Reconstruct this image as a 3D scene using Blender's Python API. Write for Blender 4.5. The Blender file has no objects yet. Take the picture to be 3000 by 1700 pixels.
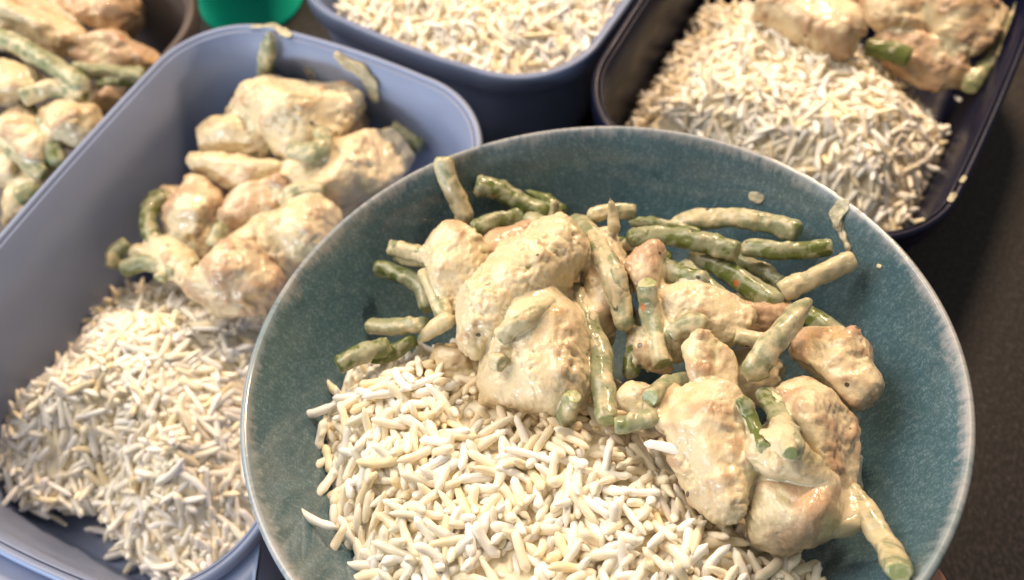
import bpy, math, random
import numpy as np
from mathutils import Vector, Matrix
from mathutils.bvhtree import BVHTree

# ------------------------------------------------------------------ camera, world, lights, exposure
# Everything is worked out in millimetres (world: table top at z = 0) and stored in metres.
MM = 0.001
CAM_H = 312.0                                  # lens height over the table, mm
F_PX = 1500 / math.tan(math.radians(30))       # 60 degree horizontal view, photo 3000 px wide
_el, _ro = math.radians(60), math.radians(-4)
_c = math.cos(_el)
TN = np.array([_c*math.sin(_ro), _c*math.cos(_ro), -math.sin(_el)])   # table normal seen from the camera (right, up, forward)
EX = np.array([1., 0, 0]) - TN[0]*TN; EX /= np.linalg.norm(EX)
EY = np.cross(TN, EX); EY = EY if EY[2] > 0 else -EY
W = np.stack([EX, EY, TN])                     # camera frame -> world axes
CAM = np.array([0., 0, CAM_H])

scn = bpy.context.scene
cam_d = bpy.data.cameras.new('camera'); cam = bpy.data.objects.new('camera', cam_d)
scn.collection.objects.link(cam); scn.camera = cam
cam_d.sensor_width = 36; cam_d.lens = 18 / math.tan(math.radians(30))
cam_d.clip_start = .005; cam_d.clip_end = 20
_R = Matrix([[W[i][0], W[i][1], -W[i][2]] for i in range(3)])
cam.matrix_world = Matrix.Translation(Vector(CAM*MM)) @ _R.to_4x4()
cam_d.dof.use_dof = True; cam_d.dof.focus_distance = .205; cam_d.dof.aperture_fstop = 12.0

wd = bpy.data.worlds.new('World'); scn.world = wd; wd.use_nodes = True
wd.node_tree.nodes['Background'].inputs[0].default_value = (1.0, .94, .86, 1)
wd.node_tree.nodes['Background'].inputs[1].default_value = .25

def area_light(name, loc, aim, size, power, color, size_y=None):
    d = bpy.data.lights.new(name, 'AREA'); d.energy = power; d.color = color
    d.shape = 'RECTANGLE'; d.size = size; d.size_y = size_y or size
    o = bpy.data.objects.new(name, d); scn.collection.objects.link(o)
    o.location = Vector(loc)*MM
    o.rotation_euler = (Vector(aim)*MM - o.location).to_track_quat('-Z', 'Y').to_euler()
    return o
area_light('ceiling_lamp', (-560, 380, 700), (10, 150, 60), .62, 10.6, (1, .87, .74))
area_light('window_light', (-430, -400, 240), (-10, 60, 70), .26, 2.6, (.93, .96, 1.0), .06)
area_light('sky_window', (-430, -170, 125), (-120, 70, 70), .22, 1.15, (.50, .74, 1.0), .16)
area_light('kitchen_lamp', (160, 640, 560), (60, 300, 60), .10, 7.0, (1, .70, .45), .05)

scn.render.engine = 'CYCLES'
scn.view_settings.view_transform = 'Standard'; scn.view_settings.look = 'None'
scn.view_settings.gamma = 1; scn.view_settings.exposure = -.1
scn.cycles.use_denoising = True
scn.cycles.max_bounces = 12; scn.cycles.diffuse_bounces = 8
scn.render.resolution_x, scn.render.resolution_y = 1024, 580

# ------------------------------------------------------------------ helpers: photo rays
def ray(px, py):
    r = W @ np.array([(px-1500)/F_PX, -(py-850)/F_PX, 1.])
    return r
def PZ(px, py, z):
    r = ray(px, py); return CAM + r*((z-CAM_H)/r[2])
BS = .92                                                      # the bowl is a small one, held well above the boxes
BC = CAM + BS*(np.array([13.57, 102.0, CAM_H-210.4])-CAM)                    # bowl rim centre
BN = np.array([-.0578, .187, .9804]); BN /= np.linalg.norm(BN)
BU = np.array([1., 0, 0]) - BN[0]*BN; BU /= np.linalg.norm(BU)
BV = np.cross(BN, BU)
def PB(px, py, d):
    r = ray(px, py); return CAM + r*(((BC + BN*d - CAM) @ BN)/(r @ BN))
def mm_per_px(p):                                              # size of a photo pixel at a point
    return ((p-CAM) @ W[:, 2]) / F_PX if False else ((W.T @ (p-CAM))[2]) / F_PX

PROF = np.array([(0, -57), (24, -56.5), (40, -54), (52, -49.5), (62, -43), (70, -35.5), (76.5, -27), (81.8, -18), (86, -10), (88.9, -4), (90.5, -.8)])*BS
def bowl_clear(p):                                             # approx distance from the inner wall of the bowl
    q = p - BC; d = q @ BN; r = math.hypot(q @ BU, q @ BV)
    best = 1e9
    for i in range(len(PROF)-1):
        a, b = PROF[i], PROF[i+1]; ab = b-a
        t = min(1, max(0, ((r-a[0])*ab[0] + (d-a[1])*ab[1])/(ab @ ab)))
        c = a + t*ab; v = np.array([r, d])-c
        n = np.array([-ab[1], ab[0]])
        s = math.copysign(math.hypot(*v), v @ n)
        if abs(s) < abs(best): best = s
    return best
def PBL(px, py, rpx, d, k=.9):                                 # as PB but lifted clear of the wall
    while True:
        p = PB(px, py, d)
        if d > 9 or bowl_clear(p) >= k*rpx*mm_per_px(p): return p
        d += .5

# ------------------------------------------------------------------ helpers: noise, meshing
_rg = np.random.RandomState(5)
_G = _rg.normal(size=(256, 3)); _G /= np.linalg.norm(_G, axis=1)[:, None]
_PT = _rg.permutation(256)
def perlin(P, seed=0):
    P = P + seed*17.31
    i = np.floor(P).astype(np.int64); f = P-i
    u = f*f*f*(f*(f*6-15)+10)
    out = 0
    for dx in (0, 1):
        hx = _PT[(i[:, 0]+dx) & 255]; wx = u[:, 0] if dx else 1-u[:, 0]
        for dy in (0, 1):
            hy = _PT[(hx+i[:, 1]+dy) & 255]; wy = u[:, 1] if dy else 1-u[:, 1]
            for dz in (0, 1):
                g = _G[_PT[(hy+i[:, 2]+dz) & 255]]; wz = u[:, 2] if dz else 1-u[:, 2]
                v = g[:, 0]*(f[:, 0]-dx) + g[:, 1]*(f[:, 1]-dy) + g[:, 2]*(f[:, 2]-dz)
                out = out + v*wx*wy*wz
    return out*1.5
def sstep(a, b, x):
    t = np.clip((x-a)/(b-a), 0, 1); return t*t*(3-2*t)

def surface_nets(F, org, h):
    s = F < 0
    c = [s[dx:s.shape[0]-1+dx, dy:s.shape[1]-1+dy, dz:s.shape[2]-1+dz] for dx in (0, 1) for dy in (0, 1) for dz in (0, 1)]
    anyc = np.logical_or.reduce(c); allc = np.logical_and.reduce(c)
    act = np.argwhere(anyc & ~allc)
    if len(act) == 0: return np.zeros((0, 3)), np.zeros((0, 4), int)
    idx = -np.ones(anyc.shape, np.int64); idx[tuple(act.T)] = np.arange(len(act))
    off = np.array([(dx, dy, dz) for dx in (0, 1) for dy in (0, 1) for dz in (0, 1)])
    val = np.stack([F[tuple((act+o).T)] for o in off], 1)
    pos = np.zeros((len(act), 3)); cnt = np.zeros(len(act))
    for a in range(8):
        for b in range(a+1, 8):
            if np.abs(off[a]-off[b]).sum() != 1: continue
            va, vb = val[:, a], val[:, b]; m = (va < 0) != (vb < 0)
            t = np.where(m, va/np.where(m, va-vb, 1), 0)
            pos += np.where(m[:, None], off[a]+(off[b]-off[a])*t[:, None], 0); cnt += m
    V = (act + pos/cnt[:, None])*h + org
    Q = []
    for ax in range(3):
        a1, a2 = (ax+1) % 3, (ax+2) % 3
        sl0 = [slice(None)]*3; sl1 = [slice(None)]*3
        sl0[ax] = slice(0, -1); sl1[ax] = slice(1, None)
        A, B = s[tuple(sl0)], s[tuple(sl1)]
        e = np.argwhere(A != B)
        e = e[(e[:, a1] > 0) & (e[:, a2] > 0) & (e[:, a1] < F.shape[a1]-1) & (e[:, a2] < F.shape[a2]-1)]
        ins = A[tuple(e.T)]
        def cell(o1, o2):
            q = e.copy(); q[:, a1] += o1; q[:, a2] += o2; return idx[tuple(q.T)]
        q = np.stack([cell(-1, -1), cell(0, -1), cell(0, 0), cell(-1, 0)], 1)
        q[~ins] = q[~ins][:, ::-1]
        Q.append(q)
    return V, np.concatenate(Q)

def normals(V, Q):
    n = np.cross(V[Q[:, 2]]-V[Q[:, 0]], V[Q[:, 3]]-V[Q[:, 1]])
    N = np.zeros_like(V)
    for k in range(4): np.add.at(N, Q[:, k], n)
    return N/np.maximum(np.linalg.norm(N, axis=1), 1e-9)[:, None]

COL = scn.collection
def mesh_data(name, V, faces, smooth=True, mi=None):           # faces: list of (n,3)/(n,4) int arrays; V in metres
    me = bpy.data.meshes.new(name)
    loops = np.concatenate([f.ravel() for f in faces]).astype(np.int32)
    tot = np.concatenate([np.full(len(f), f.shape[1], np.int32) for f in faces])
    st = np.concatenate([[0], np.cumsum(tot)[:-1]]).astype(np.int32)
    me.vertices.add(len(V)); me.vertices.foreach_set('co', np.ascontiguousarray(V, np.float32).ravel())
    me.loops.add(len(loops)); me.loops.foreach_set('vertex_index', loops)
    me.polygons.add(len(tot)); me.polygons.foreach_set('loop_start', st); me.polygons.foreach_set('loop_total', tot)
    me.polygons.foreach_set('use_smooth', np.full(len(tot), smooth))
    if mi is not None: me.polygons.foreach_set('material_index', np.concatenate(mi).astype(np.int32))
    me.update(calc_edges=True)
    return me
def link(name, me, mats, parent=None, loc=None):
    o = bpy.data.objects.new(name, me); COL.objects.link(o)
    for m in mats if isinstance(mats, (list, tuple)) else [mats]: me.materials.append(m)
    if loc is not None: o.location = loc
    if parent is not None: o.parent = parent
    return o
def solid(name, V, faces, mats, parent=None, origin=None, **kw):   # V in mm, world
    o = V.mean(0) if origin is None else np.asarray(origin, float)
    ob = link(name, mesh_data(name, (V-o)*MM, faces, **kw), mats, parent)
    base = np.array(parent.location)/MM if parent is not None else 0
    ob.location = Vector((o-base)*MM)
    return ob
def tag(o, label=None, cat=None, group=None, kind=None):
    if label: o['label'] = label
    if cat: o['category'] = cat
    if group: o['group'] = group
    if kind: o['kind'] = kind
    return o
def empty(name, loc):
    o = bpy.data.objects.new(name, None); COL.objects.link(o); o.location = Vector(loc)*MM
    o.empty_display_size = .01; return o
def add_attr(me, name, arr):
    a = me.color_attributes.new(name, 'FLOAT_COLOR', 'POINT')
    a.data.foreach_set('color', np.ascontiguousarray(arr, np.float32).ravel())

def lathe_quads(nr, ns):
    q = []
    for i in range(nr-1):
        a = np.arange(ns); b = (a+1) % ns
        q.append(np.stack([i*ns+a, i*ns+b, (i+1)*ns+b, (i+1)*ns+a], 1))
    return np.concatenate(q)

# ------------------------------------------------------------------ materials
class NT:
    def __init__(s, name):
        s.m = bpy.data.materials.new(name); s.m.use_nodes = True; s.t = s.m.node_tree
        s.b = s.t.nodes['Principled BSDF']
    def n(s, typ, **kw):
        nd = s.t.nodes.new(typ)
        for k, v in kw.items():
            if k.startswith('i_'): s.put(nd.inputs[k[2:].replace('_', ' ')], v)
            else: setattr(nd, k, v)
        return nd
    def put(s, sock, v):
        if hasattr(v, 'is_output') or isinstance(v, bpy.types.NodeSocket): s.t.links.new(v, sock)
        elif isinstance(v, tuple) and len(v) == 3 and sock.type == 'RGBA': sock.default_value = (*v, 1)
        else: sock.default_value = v
    def set(s, **kw):
        for k, v in kw.items(): s.put(s.b.inputs[k.replace('_', ' ')], v)
    def math(s, op, a, b=None, c=None):
        nd = s.n('ShaderNodeMath', operation=op)
        for i, x in enumerate((a, b, c)):
            if x is not None: s.put(nd.inputs[i], x)
        return nd.outputs[0]
    def coord(s, rnd=True, scale=(1, 1, 1)):
        tc = s.n('ShaderNodeTexCoord').outputs['Object']
        mp = s.n('ShaderNodeMapping'); s.t.links.new(tc, mp.inputs[0]); mp.inputs['Scale'].default_value = scale
        if rnd:
            oi = s.n('ShaderNodeObjectInfo').outputs['Random']
            s.t.links.new(s.math('MULTIPLY', oi, 3.7), mp.inputs['Location'])
        return mp.outputs[0]
    def noise(s, co, scale, detail=3, rough=.55, dist=0):
        nd = s.n('ShaderNodeTexNoise'); s.put(nd.inputs['Vector'], co)
        nd.inputs['Scale'].default_value = scale; nd.inputs['Detail'].default_value = detail
        nd.inputs['Roughness'].default_value = rough; nd.inputs['Distortion'].default_value = dist
        return nd.outputs['Fac']
    def vor(s, co, scale, out='Distance', rnd=1):
        nd = s.n('ShaderNodeTexVoronoi'); s.put(nd.inputs['Vector'], co)
        nd.inputs['Scale'].default_value = scale; nd.inputs['Randomness'].default_value = rnd
        return nd.outputs[out]
    def ramp(s, fac, lo, hi, a=0., b=1.):
        nd = s.n('ShaderNodeMapRange', interpolation_type='SMOOTHSTEP'); s.put(nd.inputs['Value'], fac)
        s.put(nd.inputs['From Min'], lo); s.put(nd.inputs['From Max'], hi); s.put(nd.inputs['To Min'], a); s.put(nd.inputs['To Max'], b)
        return nd.outputs[0]
    def mix(s, fac, a, b):
        nd = s.n('ShaderNodeMix', data_type='RGBA'); s.put(nd.inputs['Factor'], fac)
        s.put(nd.inputs[6], a); s.put(nd.inputs[7], b); return nd.outputs[2]
    def bump(s, h, strength, dist):
        nd = s.n('ShaderNodeBump'); s.put(nd.inputs['Height'], h); nd.inputs['Strength'].default_value = strength
        nd.inputs['Distance'].default_value = dist; s.t.links.new(nd.outputs[0], s.b.inputs['Normal'])
    def sss(s, w, radius, scale):
        s.set(Subsurface_Weight=w, Subsurface_Radius=radius, Subsurface_Scale=scale)

SAUCE = (.68, .585, .40)
def specks(m, co, col):
    # black pepper and red chilli flecks stuck in the sauce
    v = m.vor(co, 150); keep = m.vor(co, 150, 'Color')
    sep = m.n('ShaderNodeSeparateColor'); m.put(sep.inputs[0], keep)
    r = m.math('MULTIPLY', m.math('GREATER_THAN', sep.outputs[0], .40), m.math('ADD', m.math('MULTIPLY', sep.outputs[1], .11), .03))
    f = m.math('LESS_THAN', m.math('ADD', v, m.math('MULTIPLY', m.noise(co, 900, 1), .06)), m.math('ADD', r, .015))
    v2 = m.vor(co, 74); k2 = m.vor(co, 74, 'Color')
    sep2 = m.n('ShaderNodeSeparateColor'); m.put(sep2.inputs[0], k2)
    f2 = m.math('MULTIPLY', m.ramp(v2, .085, .055), m.math('GREATER_THAN', sep2.outputs[2], .68))
    return m.mix(m.math('MULTIPLY', f, .85), m.mix(m.math('MULTIPLY', f2, .75), col, (.50, .12, .03)), (.035, .028, .03))

def chicken_mat():
    m = NT('sauced_chicken'); co = m.coord()
    oi = m.n('ShaderNodeObjectInfo').outputs['Color']
    sp = m.n('ShaderNodeSeparateColor'); m.put(sp.inputs[0], oi)
    big = m.noise(co, 60, 3, .6, .6); med = m.noise(co, 190, 4, .6); fine = m.noise(co, 700, 3)
    at = m.n('ShaderNodeAttribute', attribute_name='relief').outputs['Fac']
    # sauce lies thick in hollows, meat shows through where it is thin
    f = m.math('ADD', m.math('ADD', m.math('MULTIPLY', big, .75), m.math('MULTIPLY', med, .45)), m.math('MULTIPLY', at, .42))
    f = m.math('ADD', f, sp.outputs[0])
    meat = m.mix(m.noise(co, 110, 3), (.41, .262, .155), (.53, .39, .262))
    meat = m.mix(m.ramp(big, .56, .8), meat, (.52, .345, .15))
    sauce = m.mix(med, (.70, .59, .405), (.63, .535, .345))
    sauce = m.mix(m.ramp(m.noise(co, 95, 2), .52, .75), sauce, (.56, .49, .28))
    col = m.mix(m.ramp(f, .90, 1.14), sauce, meat)
    col = m.mix(m.math('MULTIPLY', m.ramp(fine, .55, .75), .25), col, (.78, .66, .42))
    m.set(Base_Color=specks(m, co, col), Roughness=m.ramp(m.noise(co, 240, 3), .3, .7, .18, .42), IOR=1.42)
    m.sss(.32, (1, .55, .28), .003)
    m.set(Coat_Weight=.38, Coat_Roughness=.08)
    h = m.math('ADD', m.noise(co, 420, 4, .62), m.math('MULTIPLY', m.noise(m.coord(True, (1, .22, .5)), 800, 3, .6), .5))
    m.bump(h, .55, .0008)
    return m.m
def sauce_mat(name='creamy_sauce', col=SAUCE, warm=1.):
    m = NT(name); co = m.coord()
    c = m.mix(m.ramp(m.noise(co, 120, 3), .4, .65), col, (.63, .57, .39))
    c = m.mix(m.math('MULTIPLY', m.ramp(m.noise(co, 45, 2), .5, .7), warm), c, (.62, .47, .29))
    m.set(Base_Color=specks(m, co, c), Roughness=.22, IOR=1.42, Coat_Weight=.4, Coat_Roughness=.1)
    m.sss(.3, (1, .6, .3), .0025)
    m.bump(m.noise(co, 380, 4, .6), .4, .0007)
    if not warm: m.set(Alpha=m.ramp(m.noise(co, 260, 3), .3, .62, .3, .92))   # smears are a thin film
    return m.m
def bean_mat(cut=False):
    m = NT('bean_cut_end' if cut else 'sauced_bean'); co = m.coord()
    oi = m.n('ShaderNodeObjectInfo').outputs['Color']
    sp = m.n('ShaderNodeSeparateColor'); m.put(sp.inputs[0], oi)
    at = m.n('ShaderNodeAttribute', attribute_name='relief').outputs['Fac']
    green = m.mix(m.noise(co, 90, 2), (.080, .110, .022), (.145, .175, .048))
    film = m.mix(m.ramp(m.noise(co, 130, 3), .4, .65), (.225, .25, .14), (.34, .345, .225))
    cream = m.mix(m.noise(co, 160, 2), (.60, .50, .31), (.50, .46, .31))
    n1 = m.noise(co, 130, 4, .6, .4); n2 = m.noise(co, 300, 4, .65)
    k = m.math('ADD', m.math('ADD', m.math('MULTIPLY', n1, .6), m.math('MULTIPLY', n2, .4)), m.math('MULTIPLY', at, .28))
    k = m.math('ADD', k, m.math('MULTIPLY', m.math('SUBTRACT', sp.outputs[0], .5), .55))
    col = m.mix(m.ramp(k, .52, .62), green, film)
    col = m.mix(m.ramp(k, .66, .86), col, cream)
    if cut: col = m.mix(m.ramp(n2, .45, .6), (.28, .32, .14), (.46, .45, .28))
    m.set(Base_Color=specks(m, co, col), Roughness=m.ramp(n2, .35, .65, .24, .46), IOR=1.42, Coat_Weight=.25, Coat_Roughness=.1)
    m.sss(.18, (.7, .8, .3), .002)
    m.bump(m.math('ADD', n2, m.math('MULTIPLY', m.noise(co, 900, 3), .4)), .4, .0006)
    return m.m
def rice_mat(attr):
    m = NT('rice_heap_grains' if attr else 'rice_single_grain'); co = m.coord(rnd=not attr)
    if attr: c = m.n('ShaderNodeAttribute', attribute_name='tint').outputs['Color']
    else: c = m.n('ShaderNodeObjectInfo').outputs['Color']
    c = m.mix(m.math('MULTIPLY', m.ramp(m.noise(co, 260, 2), .35, .7), .35), c, (.87, .85, .79))
    m.set(Base_Color=c, Roughness=.36, IOR=1.4)
    m.sss(.35, (1, .93, .78), .0020)
    m.bump(m.noise(co, 900, 3), .25, .0003)
    return m.m
def glaze_mat():
    m = NT('teal_glaze'); co = m.coord(rnd=False)
    sx = m.n('ShaderNodeSeparateXYZ'); m.put(sx.inputs[0], co)
    x, y, z = sx.outputs
    r = m.math('SQRT', m.math('ADD', m.math('MULTIPLY', x, x), m.math('MULTIPLY', y, y)))
    sp = m.noise(co, 1500, 3, .7); cb = m.n('ShaderNodeCombineXYZ'); m.put(cb.inputs[0], m.math('MULTIPLY', m.math('ARCTAN2', y, x), .085)); m.put(cb.inputs[1], m.math('MULTIPLY', m.math('ADD', r, z), .3))
    sp2 = m.noise(cb.outputs[0], 620, 3, .6); big = m.noise(co, 26, 3, .55); cr = m.noise(co, 120, 4, .65)
    base = m.mix(m.ramp(big, .35, .68), (.044, .106, .146), (.066, .120, .138))
    base = m.mix(m.ramp(m.math('ADD', m.math('MULTIPLY', sp, .7), m.math('MULTIPLY', sp2, .3)), .44, .72), base, (.165, .26, .31))
    base = m.mix(m.math('MULTIPLY', m.ramp(cr, .56, .70), .4), base, (.020, .065, .085))
    # the glaze runs thin over the lip and shows the paler body, with a ragged lower limit
    e = m.math('ADD', z, m.math('MULTIPLY', m.math('SUBTRACT', m.math('ADD', m.math('MULTIPLY', cr, .6), m.math('MULTIPLY', sp2, .4)), .5), .012))
    rim = m.mix(sp2, (.27, .28, .29), (.40, .41, .43))
    rim = m.mix(m.ramp(big, .45, .62), rim, (.20, .28, .33))
    col = m.mix(m.ramp(e, -.0030, .0008, 0, .85), base, rim)
    m.set(Base_Color=col, Roughness=.42, IOR=1.4, Coat_Weight=.8, Coat_Roughness=m.ramp(sp2, .3, .7, .04, .09))
    m.bump(m.math('ADD', m.noise(co, 300, 3), m.math('MULTIPLY', m.noise(co, 55, 2), 1.6)), .18, .0005)
    return m.m
def plastic_mat(name, col, rough=.42, var=.22, ior=1.48):
    m = NT(name); co = m.coord(rnd=False)
    c = m.mix(m.math('MULTIPLY', m.ramp(m.noise(co, 30, 4, .6), .4, .7), var), col, tuple(min(1, v*1.35+.02) for v in col))
    v = m.noise(co, 500, 3)
    m.set(Base_Color=c, Roughness=m.ramp(m.noise(co, 60, 3), .3, .7, rough-.07, rough+.07), IOR=ior)
    m.bump(v, .05, .0002)
    return m.m
def table_mat():
    m = NT('dark_worktop'); co = m.coord(rnd=False)
    n = m.noise(co, 620, 3, .7); n2 = m.noise(co, 170, 3, .6); v = m.noise(m.coord(False, (1, .45, 1)), 900, 2, .6)
    c = m.mix(m.ramp(v, .44, .66), (.007, .0062, .0070), (.044, .037, .038))
    c = m.mix(m.ramp(n, .58, .72), c, (.085, .072, .072))
    c = m.mix(m.math('MULTIPLY', n2, .5), c, (.012, .011, .012))
    m.set(Base_Color=c, Roughness=.5, IOR=1.45)
    m.bump(v, .3, .0004)
    return m.m
def skin_mat():
    m = NT('skin'); co = m.coord(rnd=False)
    c = m.mix(m.noise(co, 90, 4), (.50, .25, .17), (.60, .33, .24))
    m.set(Base_Color=c, Roughness=.45); m.sss(.25, (1, .35, .2), .003)
    m.bump(m.noise(co, 900, 3), .2, .0003)
    return m.m
M_SM = sauce_mat('thin_sauce', (.60, .535, .37), .0)
M_CH, M_SA, M_BE, M_CUT = chicken_mat(), sauce_mat(), bean_mat(), bean_mat(True)
M_RH, M_RG, M_GL, M_TB, M_SK = rice_mat(True), rice_mat(False), glaze_mat(), table_mat(), skin_mat()
M_BLUE = plastic_mat('lavender_blue_plastic', (.195, .24, .37))
M_TOP = plastic_mat('slate_blue_plastic', (.15, .20, .34))
M_NAVY = plastic_mat('navy_plastic', (.003, .0048, .021), .36, .1, 1.3)
M_BROWN = plastic_mat('grey_brown_plastic', (.075, .060, .055), .45)
M_GREEN = plastic_mat('emerald_plastic', (.0, .50, .34), .5, .05)

# ------------------------------------------------------------------ table
def slab(name, x0, x1, y0, y1, z0, z1, mat):
    V = np.array([(x, y, z) for z in (z0, z1) for (x, y) in ((x0, y0), (x1, y0), (x1, y1), (x0, y1))], float)
    Q = np.array([(3, 2, 1, 0), (4, 5, 6, 7), (0, 1, 5, 4), (1, 2, 6, 5), (2, 3, 7, 6), (3, 0, 4, 7)])
    return solid(name, V, [Q], mat, smooth=False, origin=((x0+x1)/2, (y0+y1)/2, z1))
tag(slab('table_surface', -900, 900, -400, 1100, -30, 0, M_TB), 'dark speckled kitchen worktop under the bowl and boxes', kind='structure')

# ------------------------------------------------------------------ food containers (rounded boxes with a lip)
def frame2(ang):
    a = math.radians(ang); return np.array([math.cos(a), math.sin(a)]), np.array([math.sin(a), -math.cos(a)])
def rr_loop(hx, hy, r, n=30, bulge=1.5):
    P = []
    for k, (sx, sy) in enumerate(((1, 1), (-1, 1), (-1, -1), (1, -1))):
        for i in range(n):
            t = math.radians(90*k + 90*i/(n-1)); P.append(((hx-r)*sx + r*math.cos(t), (hy-r)*sy + r*math.sin(t)))
        nx = ((-1, 1), (-1, -1), (1, -1), (1, 1))[k]
        p0 = P[-1]; t = math.radians(90*(k+1)); p1 = ((hx-r)*nx[0] + r*math.cos(t), (hy-r)*nx[1] + r*math.sin(t))
        for j in range(1, 8):
            u = j/8; b = bulge*4*u*(1-u)
            P.append((p0[0]*(1-u)+p1[0]*u + b*math.cos(t), p0[1]*(1-u)+p1[1]*u + b*math.sin(t)))
    return np.array(P)
def container(label, mat, ang, a0, a1, b0, b1, H, r=36, handle=0):
    A, B = frame2(ang); cx = A*(a0+a1)/2 + B*(b0+b1)/2
    hx, hy = (a1-a0)/2, (b1-b0)/2
    def ring(ins, z):
        L = rr_loop(hx-ins, hy-ins, max(8, r-ins*.85)); return np.c_[L @ np.stack([A, B]) + cx, np.full(len(L), z)]
    def build(name, prof, close, parent):
        R = [ring(i, z) for i, z in prof]; n = len(R[0]); V = np.concatenate(R); Q = lathe_quads(len(R), n)[:, ::-1]
        fs = [Q]
        if close:
            c0, c1 = len(V), len(V)+1
            V = np.concatenate([V, [[*cx, prof[0][1]], [*cx, prof[-1][1]]]])
            a = np.arange(n); b = (a+1) % n
            fs.append(np.concatenate([np.stack([a, b, np.full(n, c0)], 1), np.stack([(len(R)-1)*n+b, (len(R)-1)*n+a, np.full(n, c1)], 1)]))
        else:
            a = np.arange(n); b = (a+1) % n; k = (len(R)-1)*n
            fs.append(np.stack([k+a, k+b, b, a], 1)[:, ::-1])
        return solid(name, V, fs, mat, parent, origin=(*cx, 0))
    t = empty('food_container', (*cx, 0)); tag(t, label, 'food container', 'rounded food containers filled with dinner')
    build('tub', [(20, 3.2), (16, 3.3), (12, 4), (9.2, 6.5), (7.6, 11), (5, 30), (3.4, 48), (2.4, H-1.2), (3.2, H-1.4),
                  (4.6, 48), (6.4, 30), (9, 11), (10.5, 5), (13, 1.4), (17, .4), (22, .4)], True, t)
    build('rim', [(2.35, H-3), (2.1, H-.8), (1.6, H-.2), (1, H), (.2, H-.25), (-.3, H-1), (-.45, H-3), (-.2, H-9.2), (.3, H-9.8), (1.6, H-9.9),
                  (3.3, H-9.6), (3.15, H-5)], False, t)
    if handle:
        # a flat grip lip runs round the near short end, just under the rim
        L0 = rr_loop(hx+.2, hy+.2, r); sel = np.where(L0[:, 0] < -hx+r*.9)[0]; L0 = L0[sel]
        o2 = rr_loop(hx+handle, hy+handle*.35, r+4)[sel]; m = len(sel)
        up = lambda P, z: np.c_[P @ np.stack([A, B]) + cx, np.full(m, z)]
        V = np.concatenate([up(L0, H-3.6), up(o2*.998, H-5.0), up(o2, H-6.4), up(o2*.996, H-8), up(L0, H-7.4)]); a = np.arange(m-1)
        Q = np.concatenate([np.stack([k*m+a, k*m+a+1, (k+1) % 5*m+a+1, (k+1) % 5*m+a], 1) for k in range(5)])
        E = np.array([[k*m for k in range(5)], [k*m+m-1 for k in range(4, -1, -1)]])
        solid('handle', V, [Q[:, ::-1], E], mat, t, origin=(*cx, 0))
    return t
box_blue = container('lavender blue food container with rice in front and chicken at its back', M_BLUE, 65, -8, 191, -230, -97, 72, handle=17)
box_top = container('slate blue food container filled only with rice', M_TOP, 62, 200, 399, -229, -96, 64)
box_navy = container('dark navy food container of rice and chicken behind the bowl', M_NAVY, 60, 183, 383, -97, 34, 72)
box_brown = container('grey brown food container packed with chicken and beans', M_BROWN, 65, 15, 215, -375.5, -242.5, 57)

# green plastic bowl at the back
def green_cup():
    c = PZ(668, -195, 40); c = np.array([c[0], c[1], 0.])
    prof = [(0, 47.6), (11, 47), (17.5, 45), (21.5, 41.5), (23.6, 36), (24.5, 24), (25.4, 4), (26.4, 2.6), (26.4, .3), (25, .3), (23, 20), (0, 30)]
    n = 72; th = np.arange(n)*2*math.pi/n
    V = np.concatenate([np.c_[c[0]+r*np.cos(th), c[1]+r*np.sin(th), np.full(n, z)] for r, z in prof])
    o = solid('plastic_cup', V, [lathe_quads(len(prof), n)[:, ::-1]], M_GREEN, origin=c)
    tag(o, 'emerald green plastic cup standing upside down at the back edge', 'cup')
green_cup()

# ------------------------------------------------------------------ the teal bowl
def bowl_pt(r, th, d): return BC + BN*d + BU*r*math.cos(th) + BV*r*math.sin(th)
def teal_bowl():
    pr = [tuple(p) for p in PROF]
    # resample the inner wall smoothly, then lip, outer wall and foot
    R, D = PROF[:, 0], PROF[:, 1]
    s = np.concatenate([[0], np.cumsum(np.hypot(np.diff(R), np.diff(D)))]); u = np.linspace(0, s[-1], 40)
    inner = list(zip(np.interp(u, s, R), np.interp(u, s, D)))
    k = np.array(inner)
    for _ in range(3): k[1:-1] = (k[:-2]+2*k[1:-1]+k[2:])/4
    lip = [(90.9, .1), (91.5, .45), (92.2, .35), (92.8, -.2), (93.0, -1.1), (92.7, -2.4)]
    outer = [(91.8, -6), (89.8, -11.5), (86, -19), (80.8, -28), (74.2, -37), (66, -45.5), (56, -52.5), (45, -57.5), (39, -59.5), (38, -62), (36, -63), (32, -63), (31, -61), (0, -60.5)]
    prof = [tuple(p) for p in k] + [(r*BS, d*BS) for r, d in lip]; outer = [(r*BS, d*BS) for r, d in outer]
    n = 160; th = np.arange(n)*2*math.pi/n
    def rev(p): return np.concatenate([BC + BN*d + np.outer(np.cos(th)*r, BU) + np.outer(np.sin(th)*r, BV) for r, d in p])
    t = empty('ceramic_bowl', BC); t.rotation_euler = (0, 0, 0)
    tag(t, 'teal glazed ceramic bowl of rice, chicken and beans held up in front', 'bowl')
    full = prof + outer
    V = rev(full); wob = perlin(V/38)*.35; V = V + np.outer(wob*sstep(-40, -5, (V-BC) @ BN), BN)
    # local frame: rotate into bowl axes so the glaze can follow the height below the rim
    Bm = np.stack([BU, BV, BN], 1)
    me = mesh_data('body', ((V-BC) @ Bm)*MM, [lathe_quads(len(full), n)])
    o = link('body', me, M_GL, t); o.matrix_local = Matrix(Bm.tolist()).to_4x4()
    return t
teal_bowl()

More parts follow.
